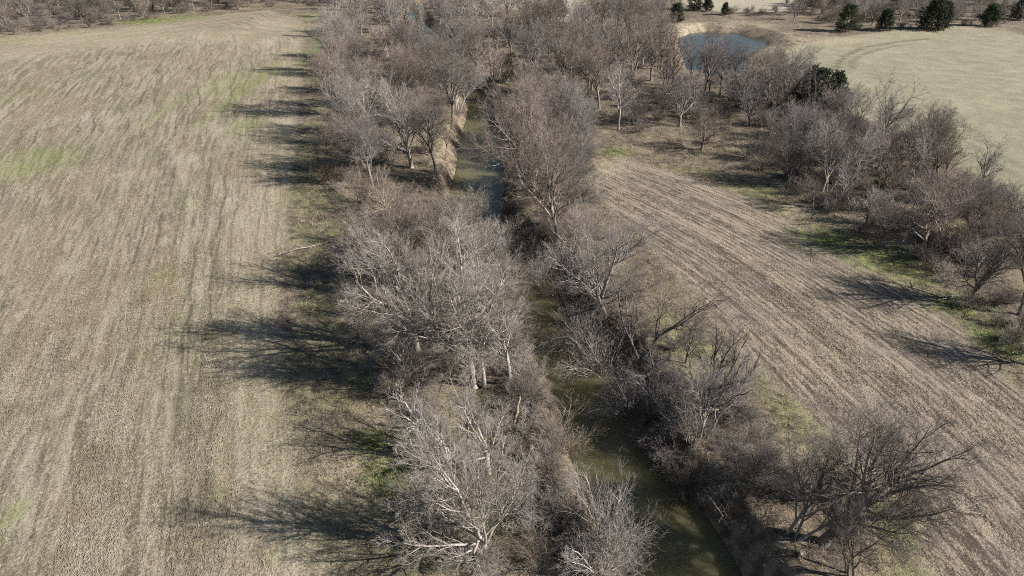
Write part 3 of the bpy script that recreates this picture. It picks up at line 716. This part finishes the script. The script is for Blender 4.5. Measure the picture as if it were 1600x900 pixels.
for zi, (poly, n, dm, sr, tints, bank, lab, grp) in enumerate(SHRUBS):
    items = []
    for x, y in scatter(poly, n, dm, 700 + zi, bank=bank, field=0.8, taken=TK2):
        k = rnd.choice(['sh_a', 'sh_b', 'sh_c', 'sh_d']); sc = rnd.uniform(*sr); ti = rnd.choice(tints)
        e = place_tree(k, 'bare_bush', xy=(x, y), rz=rnd.uniform(0, 6.28), sc=sc, tint=ti, label=lab, cat='bush', group=grp, jit=0.26)
        items.append((e, k, ti, sc, y))
    name_apart(items, 'bush', lab)

for k, u, v, tint, sc, lab in [
    ('sh_d', 738, 322, 'pale', 1.25, 'pale rounded bush leaning over the water, alone in mid creek view'),
    ('sh_a', 722, 345, 'pale', 1.2, 'pale bush at the near foot of the rounded one over the water'),
    ('sh_d', 800, 400, 'grey', 1.1, 'grey bush hiding the creek, upper of the row across the bend'),
    ('sh_d', 838, 418, 'grey', 1.2, 'grey bush hiding the creek, middle of the row across the bend'),
    ('sh_c', 872, 432, 'brown', 1.3, 'brown arching bush at the right end of the row across the bend'),
    ('sh_d', 780, 372, 'pink', 1.1, 'pinkish bush at the far left end of the row across the bend'),
    ('sh_a', 878, 680, 'tan', 1.15, 'fluffy tan bush overhanging the left edge of the near water'),
    ('sh_d', 940, 846, 'silver', 1.12, 'fluffy silver bush spreading its fan over the near water'),
    ('sh_d', 938, 912, 'silver', 0.9, 'fluffy silver bush cut by the bottom edge left of the water'),
    ('sh_c', 1012, 640, 'dark', 1.0, 'dark drooping tangle at the right edge of the near water, upper one'),
    ('sh_c', 1040, 690, 'grey', 1.0, 'grey drooping tangle at the right edge of the near water, middle one'),
    ('sh_c', 1076, 738, 'dark', 0.95, 'dark drooping tangle at the right edge of the near water, lower one'),
    ('sh_a', 655, 388, 'silver', 0.95, 'silvery dead bush left of the water gap, taller of two'),
    ('sh_b', 690, 372, 'silver', 0.9, 'silvery dead bush left of the water gap, lower of two')]:
    place_tree(k, 'bare_bush', u, v, tint=tint, sc=sc, label=lab, cat='bush', rz=rnd.uniform(0, 6))
for k, u, v, tint, sc, lab in [
    ('sh_d', 914, 508, 'grey', 1.15, 'grey bush leaning left over the water below the twin-trunk tree, upper one'),
    ('sh_d', 946, 552, 'pale', 1.1, 'pale bush leaning left over the water beside the fallen tree'),
    ('sh_d', 990, 612, 'grey', 1.05, 'grey bush leaning left over the water below the fallen tree')]:
    place_tree(k, 'leaning_bush', u, v, tint=tint, sc=sc, label=lab, cat='bush', tilt=(0, -0.55))

# ------------------------------------------------------------------ dead wood
place_hero(grow_tree(318, H=7.5, fork=0.30, stems=2, limbs=8, la=(20, 60), n2=5, n3=3, n4=0, r=0.30, lean=(0.38, 0.1), twig=0.012), 'dead_tree', 1098, 658, 'black',
           'black dead tree with broken limbs reaching right over the crop field edge', cat='dead tree')

def log(name, a, b, r0, r1, tint, label, za=None, zb=None, split=True, stubs=3, seed=1, cat='log'):
    rng = np.random.default_rng(seed)
    (x0, y0), (x1, y1) = at(*a), at(*b)
    A = np.array([x0, y0, (hz(x0, y0) + r0 * .7) if za is None else za]); B = np.array([x1, y1, (hz(x1, y1) + r1) if zb is None else zb])
    L = np.linalg.norm(B - A); n = 8
    t = np.linspace(0, 1, n + 1)[:, None]
    P = A * (1 - t) + B * t; P[1:-1] += rng.normal(size=(n - 1, 3)) * L * 0.014
    R = (r0 * (1 - t) + r1 * t)[:, 0]; R = R * (1 + rng.normal(size=n + 1) * .06)
    R[0] *= 1.12
    o0 = P[0].copy(); P = P - o0
    v, q = tubes([(P[None], R[None], 9)])
    e = link(name, None); e.location = o0
    c = TINTS[tint] + (1,)
    o = link('trunk', quad_mesh('trunk', v, q, MAT_BARK), e); o.color = c
    # jagged broken ends
    for j, s in ((0, -1), (n, 1)):
        T = unit((P[1] - P[0])[None])[0] if j == 0 else unit((P[n] - P[n - 1])[None])[0]
        m = 7
        bs = np.repeat(P[j][None], m, 0) + rng.normal(size=(m, 3)) * R[j] * .45 - T * s * R[j] * .4
        sp, sr = sprout(bs, np.repeat((T * s)[None], m, 0) + rng.normal(size=(m, 3)) * .15, rng.uniform(.6, 2.4, m) * R[j], np.full(m, R[j] * .42), R[j] * .05, 3, .05, (0, 0, 0), rng)
        o = link('broken_end', tube_mesh('broken_end', [(sp, sr, 5)], MAT_SPLIT if split else MAT_BARK), e); o.color = c
    if stubs:
        b_, d_, l_, r_ = kids(P[None], R[None], np.array([L]), stubs, .15, .95, 35, 70, .32, rng)
        SP, SR = sprout(b_, d_, l_, r_, .008, 5, .12, (0, 0, .03), rng)
        g = [(SP, SR, 5)]
        b_, d_, l_, r_ = kids(SP, SR, l_, 5, .2, 1, 25, 55, .5, rng)
        g.append(sprout(b_, d_, l_, np.maximum(r_, .01), .005, 4, .12, (0, 0, .04), rng) + (3,))
        o = link('branch', tube_mesh('branch', g, MAT_BARK), e); o.color = c
    tag(e, label, cat); return e
log('fallen_limb', (716, 713), (596, 698), .16, .05, 'silver', 'splintered silver limb lying left from the broken tree', zb=.7, stubs=5, seed=2)
log('fallen_limb', (706, 708), (780, 716), .13, .09, 'silver', 'short pale limb lying right of the broken tree', stubs=2, seed=3)
log('fallen_log', (1056, 652), (1118, 657), .10, .08, 'silver', 'white stripped log lying across the brush by the black dead tree', za=.9, zb=1.1, stubs=3, seed=4)
log('broken_snag', (803, 668), (812, 655), .14, .09, 'tan', 'leaning snag with orange split wood left of the near water', zb=2.1, stubs=0, seed=5, cat='snag')
log('fallen_tree', (1014, 575), (940, 588), .16, .04, 'grey', 'grey fallen tree leaning out over the water below the twin-trunk tree', zb=-.6, stubs=7, seed=6, cat='fallen tree')
log('fallen_log', (1112, 768), (1150, 800), .09, .05, 'brown', 'brown log slanting down the right bank above the near water', za=-.6, zb=-1.7, stubs=4, seed=7)
log('fallen_log', (903, 806), (930, 886), .48, .40, 'tan', 'thick pale trunk lying at the water between the two silver bushes', za=-.1, zb=-.5, stubs=0, seed=8)
log('fallen_limb', (512, 378), (436, 402), .07, .03, 'silver', 'bleached branch lying in the shadows on the left field edge', zb=.3, stubs=5, seed=9)
log('fallen_log', (762, 168), (800, 192), .16, .10, 'pale', 'pale log lying down the right bank of the far water', stubs=2, seed=10)
log('fallen_limb', (1496, 462), (1440, 478), .08, .03, 'silver', 'bleached limb pile on the grass right of the crop field', stubs=6, seed=11)
log('fallen_limb', (880, 640), (845, 700), .10, .05, 'brown', 'brown limb lying on the left bank by the tan bush', stubs=3, seed=12)
log('fallen_limb', (1250, 868), (1205, 905), .10, .05, 'pale', 'pale limb on the ground in the bottom right tangle', stubs=3, seed=13)
log('fallen_limb', (640, 470), (560, 500), .09, .04, 'pale', 'pale limb on the ground left of the largest pale tree', zb=.6, stubs=5, seed=14)

# ------------------------------------------------------------------ cedars
def grow_cedar(seed, H=8.5, W=3.4, n1=85):
    rng = np.random.default_rng(seed)
    P0, R0 = sprout(np.array([[0, 0, -0.3]]), np.array([[0, 0, 1.0]]), np.array([H]), np.array([0.17]), 0.02, 8, 0.03, (0, 0, 0.05), rng)
    t = np.sort(rng.uniform(0.04, 0.98, n1)); zb = t * H - 0.2
    a = np.arange(n1) * 2.399 + rng.normal(size=n1) * 0.3
    prof = np.clip(1.05 - t, 0, 1) ** 0.48 * np.clip(t * 5, 0.75, 1)
    L = W * prof * rng.uniform(0.75, 1.15, n1) + 0.25
    el = 0.25 + 0.9 * t
    d = np.stack([np.cos(a), np.sin(a), el + rng.normal(size=n1) * 0.12], axis=1)
    base = np.stack([np.zeros(n1), np.zeros(n1), zb], axis=1)
    P1, R1 = sprout(base, d, L, 0.012 * L + 0.008, 0.01, 5, 0.08, (0, 0, 0.06), rng)
    b, dd, l, r_ = kids(P1, R1, L, 9, 0.2, 1.0, 25, 60, 0.42, rng)
    P2, R2 = sprout(b, dd, l, np.full(len(l), 0.02), 0.012, 3, 0.15, (0, 0, 0.06), rng)
    b, dd, l2, r_ = kids(P2, R2, l, 6, 0.1, 1.0, 20, 60, 0.6, rng)
    l2 = np.clip(l2, 0.18, 0.6)
    P3, R3 = sprout(b, dd, l2, np.full(len(l2), 0.085), 0.012, 1, 0.2, (0, 0, 0.08), rng)
    return [(P0, R0, 8), (P1, R1, 4)], [(P2, R2, 3), (P3, R3, 3)]
for i, (hh, ww) in enumerate(((7.9, 4.4), (6.9, 3.5))):
    st, cr = grow_cedar(401 + i, hh, ww)
    VAR['cedar%d' % i] = (tube_mesh('trunk', st, MAT_BARK), tube_mesh('crown', cr, MAT_NEEDLE), ntri(st) + ntri(cr))
for (k, u, v, sc, lab) in [('cedar0', 1321, 50, 0.95, 'dark green cedar at the pasture top edge, leftmost of the round row'),
                           ('cedar1', 1381, 48, 0.95, 'small conical green cedar second in the row at the pasture top edge'),
                           ('cedar0', 1454, 47, 1.08, 'broad dark green cedar, widest in the row at the pasture top edge'),
                           ('cedar1', 1471, 46, 0.95, 'narrower cedar joined to the right side of the widest one'),
                           ('cedar1', 1543, 41, 1.0, 'dark cedar at the top right with bare trees on both sides'),
                           ('cedar0', 1590, 30, 0.75, 'partly hidden cedar in the top right corner'),
                           ('cedar0', 1268, 178, 1.06, 'big dark cedar rising out of the thicket left of the pasture'),
                           ('cedar1', 1298, 176, 1.0, 'spiky cedar on the pasture side of the big thicket cedar'),
                           ('cedar1', 1132, 24, 0.5, 'tiny cedar standing alone behind the pond'),
                           ('cedar1', 1105, 18, 0.62, 'low cedar bush behind the pond, left of the tiny lone one'),
                           ('cedar0', 1085, 16, 0.7, 'dark cedar at the left end of the far pale field'),
                           ('cedar0', 1056, 34, 0.66, 'rounded olive cedar at the left shoulder of the pond bank'),
                           ('cedar1', 1290, 10, 0.8, 'cedar half cut by the top edge above the row'),
                           ('cedar1', 1400, 8, 0.8, 'cedar cut by the top edge between two row cedars'),
                           ('cedar1', 1368, 310, 0.42, 'little yellowish green cedar in the thicket below the fan-shaped tree')]:
    e = place_tree(k, 'cedar_tree', u, v, sc=sc, rz=rnd.uniform(0, 6), label=lab, tint=rnd.choice(['pale', 'grey', 'tan']), group=None, jit=.25)
# ------------------------------------------------------------------ litter nobody could count
def scatter_stuff(n, poly_px, seed, bank=0.3, field=0.2):
    r = np.random.default_rng(seed)
    poly = [at(*p) for p in poly_px]
    X = r.uniform(min(p[0] for p in poly), max(p[0] for p in poly), n * 4); Y = r.uniform(min(p[1] for p in poly), max(p[1] for p in poly), n * 4)
    ok = (poly_sd(X, Y, poly) < 0) & (creek_d(X, Y)[0] > bank)
    for f in (FIELD_L, FIELD_R, PAST): ok &= poly_sd(X, Y, f) > field
    X, Y = X[ok][:n], Y[ok][:n]
    return np.column_stack([X, Y, height(X, Y)])
WOOD_PX = [(540, 899), (450, 600), (470, 300), (510, 130), (1250, 130), (1599, 340), (1599, 600), (1440, 450), (1240, 345), (930, 250), (1060, 440), (1200, 592), (1460, 899)]
rr = np.random.default_rng(77)
b = scatter_stuff(36000, WOOD_PX, 5); n = len(b)
a = rr.uniform(0, 6.283, n)
P, R = sprout(b + [0, 0, .03], np.column_stack([np.cos(a), np.sin(a), rr.uniform(-.02, .5, n)]), rr.uniform(.3, 1.5, n), rr.uniform(.006, .018, n), .003, 1, .12, (0, 0, -.04), rr)
o = tag(link('fallen_twigs', tube_mesh('fallen_twigs', [(P, R, 3)], MAT_TWIG)), 'fallen twigs littering the woodland ground', 'twigs', kind='stuff'); o.color = (.95, .9, .85, 1)
def grass_material():
    t = NT('dry_grass'); P = t.pos()
    n_ = t.noise(P, 0.35, 4, .6); m_ = t.noise(P, 5, 2, .6)
    c = t.mix(t.ramp(n_, .42, .62), (.36, .30, .19), (.20, .19, .075))
    return t.out(t.mix(t.math('MULTIPLY', t.ramp(m_, .4, .7), .6), c, (.46, .39, .27)), .9)
b = np.repeat(scatter_stuff(11000, WOOD_PX, 6, .8, -.3), 8, 0); n = len(b)
b[:, :2] += rr.normal(size=(n, 2)) * .13
a = rr.uniform(0, 6.283, n)
P, R = sprout(b - [0, 0, .03], np.column_stack([np.cos(a) * .6, np.sin(a) * .6, np.ones(n)]), rr.uniform(.2, .55, n), rr.uniform(.010, .02, n), .002, 1, .1, (0, 0, 0), rr)
tag(link('dry_grass', tube_mesh('dry_grass', [(P, R, 3)], grass_material())), 'tufts of dry grass among the trees', 'grass', kind='stuff')
def green_material():
    t = NT('green_grass'); n_ = t.noise(t.pos(), 1.5, 3, .6)
    return t.out(t.mix(t.ramp(n_, .38, .62), (.075, .115, .028), (.25, .26, .10)), .85)
gp = []
for (u, v, ru, rv_, k) in [(605, 745, 40, 45, 620), (590, 690, 45, 26, 300), (660, 855, 60, 40, 360), (770, 820, 70, 50, 240), (1390, 812, 36, 48, 420), (1090, 560, 36, 30, 160), (1300, 378, 55, 16, 260),
                           (1385, 405, 55, 16, 380), (1500, 475, 50, 18, 380), (1560, 535, 40, 24, 240), (500, 80, 20, 30, 420), (960, 238, 28, 7, 160), (230, 34, 55, 4, 260), (540, 360, 40, 18, 140)]:
    k = int(k * .8); a_ = rr.uniform(0, 6.283, k); q_ = np.minimum(np.abs(rr.normal(0, .75, k)), 2.2)
    gp += [at(u + ru * q * math.cos(a), v + rv_ * q * math.sin(a)) for a, q in zip(a_, q_)]
gp = np.array(gp); gp = gp[fbm(gp[:, 0] * .45, gp[:, 1] * .45, 131, 3) > rr.uniform(.3, .62, len(gp))]; gp = gp[(creek_d(gp[:, 0], gp[:, 1])[0] > .6)]
b = np.repeat(np.column_stack([gp, height(gp[:, 0], gp[:, 1])]), 8, 0); n = len(b)
b[:, :2] += rr.normal(size=(n, 2)) * .16
a = rr.uniform(0, 6.283, n)
P, R = sprout(b - [0, 0, .03], np.column_stack([np.cos(a) * .7, np.sin(a) * .7, np.ones(n)]), rr.uniform(.12, .32, n), rr.uniform(.012, .022, n), .003, 1, .1, (0, 0, 0), rr)
tag(link('green_grass', tube_mesh('green_grass', [(P, R, 3)], green_material())), 'tufts of fresh green grass in patches along the field margins', 'grass', kind='stuff')
def instance_stuff(name, pts, src_mesh, rot, scl, label, cat):
    src = bpy.data.objects.new(name + '_source', src_mesh)          # not linked: only its copies show
    me = bpy.data.meshes.new(name); me.vertices.add(len(pts)); me.vertices.foreach_set('co', np.asarray(pts, dtype=np.float32).ravel())
    me.attributes.new('rot', 'FLOAT_VECTOR', 'POINT').data.foreach_set('vector', np.asarray(rot, dtype=np.float32).ravel())
    me.attributes.new('scl', 'FLOAT_VECTOR', 'POINT').data.foreach_set('vector', np.asarray(scl, dtype=np.float32).ravel())
    me.update()
    o = tag(link(name, me), label, cat, kind='stuff')
    ng = bpy.data.node_groups.new(name, 'GeometryNodeTree')
    ng.interface.new_socket('Geometry', in_out='INPUT', socket_type='NodeSocketGeometry'); ng.interface.new_socket('Geometry', in_out='OUTPUT', socket_type='NodeSocketGeometry')
    gi = ng.nodes.new('NodeGroupInput'); go = ng.nodes.new('NodeGroupOutput'); ip = ng.nodes.new('GeometryNodeInstanceOnPoints'); oi = ng.nodes.new('GeometryNodeObjectInfo')
    oi.inputs['Object'].default_value = src; oi.inputs['As Instance'].default_value = True
    L = ng.links
    L.new(gi.outputs[0], ip.inputs['Points']); L.new(oi.outputs['Geometry'], ip.inputs['Instance']); L.new(ip.outputs[0], go.inputs[0])
    for nm, sock in (('rot', 'Rotation'), ('scl', 'Scale')):
        na = ng.nodes.new('GeometryNodeInputNamedAttribute'); na.data_type = 'FLOAT_VECTOR'; na.inputs['Name'].default_value = nm
        L.new(na.outputs[0], ip.inputs[sock])
    m = o.modifiers.new('scatter', 'NODES'); m.node_group = ng
    return o
def brush_material(name, lo, hi):
    t = NT(name); P = t.pos()
    n_ = t.noise(P, 0.25, 3, .6)
    return t.out(t.mix(t.ramp(n_, .4, .6), lo, hi), .9)
def brush(name, seed, zones, matl, label, **kw):
    st, cr = grow_shrub(seed, **kw)
    me = tube_mesh(name, st + cr, matl)
    pts = np.concatenate([scatter_stuff(n_, poly, seed + i, 0.2, 0.6) for i, (poly, n_) in enumerate(zones)])
    k = len(pts); rot = np.column_stack([rr.normal(size=k) * .1, rr.normal(size=k) * .1, rr.uniform(0, 6.283, k)])
    s1 = rr.uniform(.55, 1.15, k); sc = np.column_stack([s1 * rr.uniform(.9, 1.5, k), s1 * rr.uniform(.9, 1.5, k), s1])
    instance_stuff(name, pts, me, rot, sc, label, 'undergrowth')
Z_A1 = [(690, 900), (640, 760), (600, 620), (560, 520), (545, 330), (700, 330), (790, 470), (840, 640), (880, 800), (900, 900)]
Z_A2 = [(525, 330), (525, 60), (545, 0), (790, 0), (770, 60), (745, 200), (715, 330)]
Z_B = [(770, 440), (775, 220), (790, 150), (900, 180), (930, 240), (910, 310), (990, 400), (1040, 470), (1100, 560), (1190, 640), (1290, 770), (1340, 900), (1180, 900), (1080, 770), (985, 640), (890, 500)]
Z_C = [(780, 150), (790, 40), (1040, 30), (1050, 125), (1200, 120), (1230, 180), (1200, 215), (1060, 190), (940, 205), (880, 190)]
Z_D = [(1180, 130), (1225, 110), (1290, 175), (1440, 228), (1500, 268), (1600, 345), (1600, 575), (1540, 505), (1450, 425), (1340, 375), (1250, 325), (1190, 250)]
Z_E = [(0, 58), (160, 42), (280, 26), (420, 10), (500, 6), (500, 0), (0, 0)]
Z_F = [(1090, 30), (1240, 24), (1330, 50), (1600, 42), (1600, 0), (1240, 0)]
Z_LB = [(800, 460), (846, 640), (880, 760), (940, 900), (880, 900), (836, 760), (806, 640), (760, 460)]
brush('undergrowth', 601, [(Z_A1, 75), (Z_LB, 46), (Z_A2, 150), (Z_C, 190), (Z_D, 60)], brush_material('undergrowth_tan', (.20, .165, .135), (.34, .30, .265)), 'tan knee-high undergrowth of bare stems along the creek wood', H=1.7, stems=16, spread=0.9, n2=6, n3=5, n4=2, twig=0.007)
brush('undergrowth', 602, [(Z_B, 62), (Z_C, 80), (Z_D, 140), (Z_E, 150), (Z_F, 110)], brush_material('undergrowth_dark', (.13, .108, .094), (.25, .215, .19)), 'dark arching undergrowth of bare stems under the right bank and far woods', H=2.1, stems=16, spread=0.8, n2=6, n3=5, n4=2, droop=.07, twig=0.007)
# straw left by the combine
def straw(name, seed, px, n_, along, label, matl, per=16):
    r = np.random.default_rng(seed)
    a = along + r.normal(size=per) * .9; q = r.normal(size=per) * .7; w_ = r.normal(size=per) * .13
    b = np.column_stack([q * math.cos(along) - w_ * math.sin(along), q * math.sin(along) + w_ * math.cos(along), r.uniform(.01, .05, per)])
    P, R = sprout(b, np.column_stack([np.cos(a), np.sin(a), r.uniform(-.05, .45, per)]), r.uniform(.10, .36, per), r.uniform(.007, .015, per), .005, 1, 0, (0, 0, 0), r)
    me = tube_mesh(name, [(P, R, 3)], matl)
    poly = [at(*p) for p in px]
    X = r.uniform(min(p[0] for p in poly), max(p[0] for p in poly), n_ * 12); Y = r.uniform(min(p[1] for p in poly), max(p[1] for p in poly), n_ * 12)
    fld = FIELD_L if name == 'straw_residue' and X.mean() < 0 else FIELD_R
    ok = (poly_sd(X, Y, poly) < 0) & (poly_sd(X, Y, fld) < -.3) & (fbm((X + .33 * Y) * .5, Y * .06, seed, 4) > r.uniform(.42, .62, len(X))) & (smooth(78, 40, Y) > r.uniform(0, 1, len(X)))
    X, Y = X[ok][:n_], Y[ok][:n_]; k = len(X)
    instance_stuff(name, np.column_stack([X, Y, height(X, Y)]), me, np.column_stack([np.zeros(k), np.zeros(k), r.normal(size=k) * .08 + r.integers(0, 2, k) * math.pi]), np.repeat(r.uniform(.7, 1.3, k)[:, None], 3, 1), label, 'straw')
m_straw = brush_material('straw', (.30, .25, .17), (.47, .41, .31))
straw('straw_residue', 71, [(0, 899), (0, 380), (440, 380), (430, 560), (500, 899)], 1900, 1.9, 'loose pale straw scattered over the left stubble field', m_straw)
straw('straw_residue', 72, [(1000, 340), (1240, 360), (1599, 622), (1599, 899), (1460, 899), (1200, 592)], 900, 1.85, 'loose pale straw scattered between the rows of the crop field', m_straw)
print('tris per kind', {k: v[2] for k, v in VAR.items()})
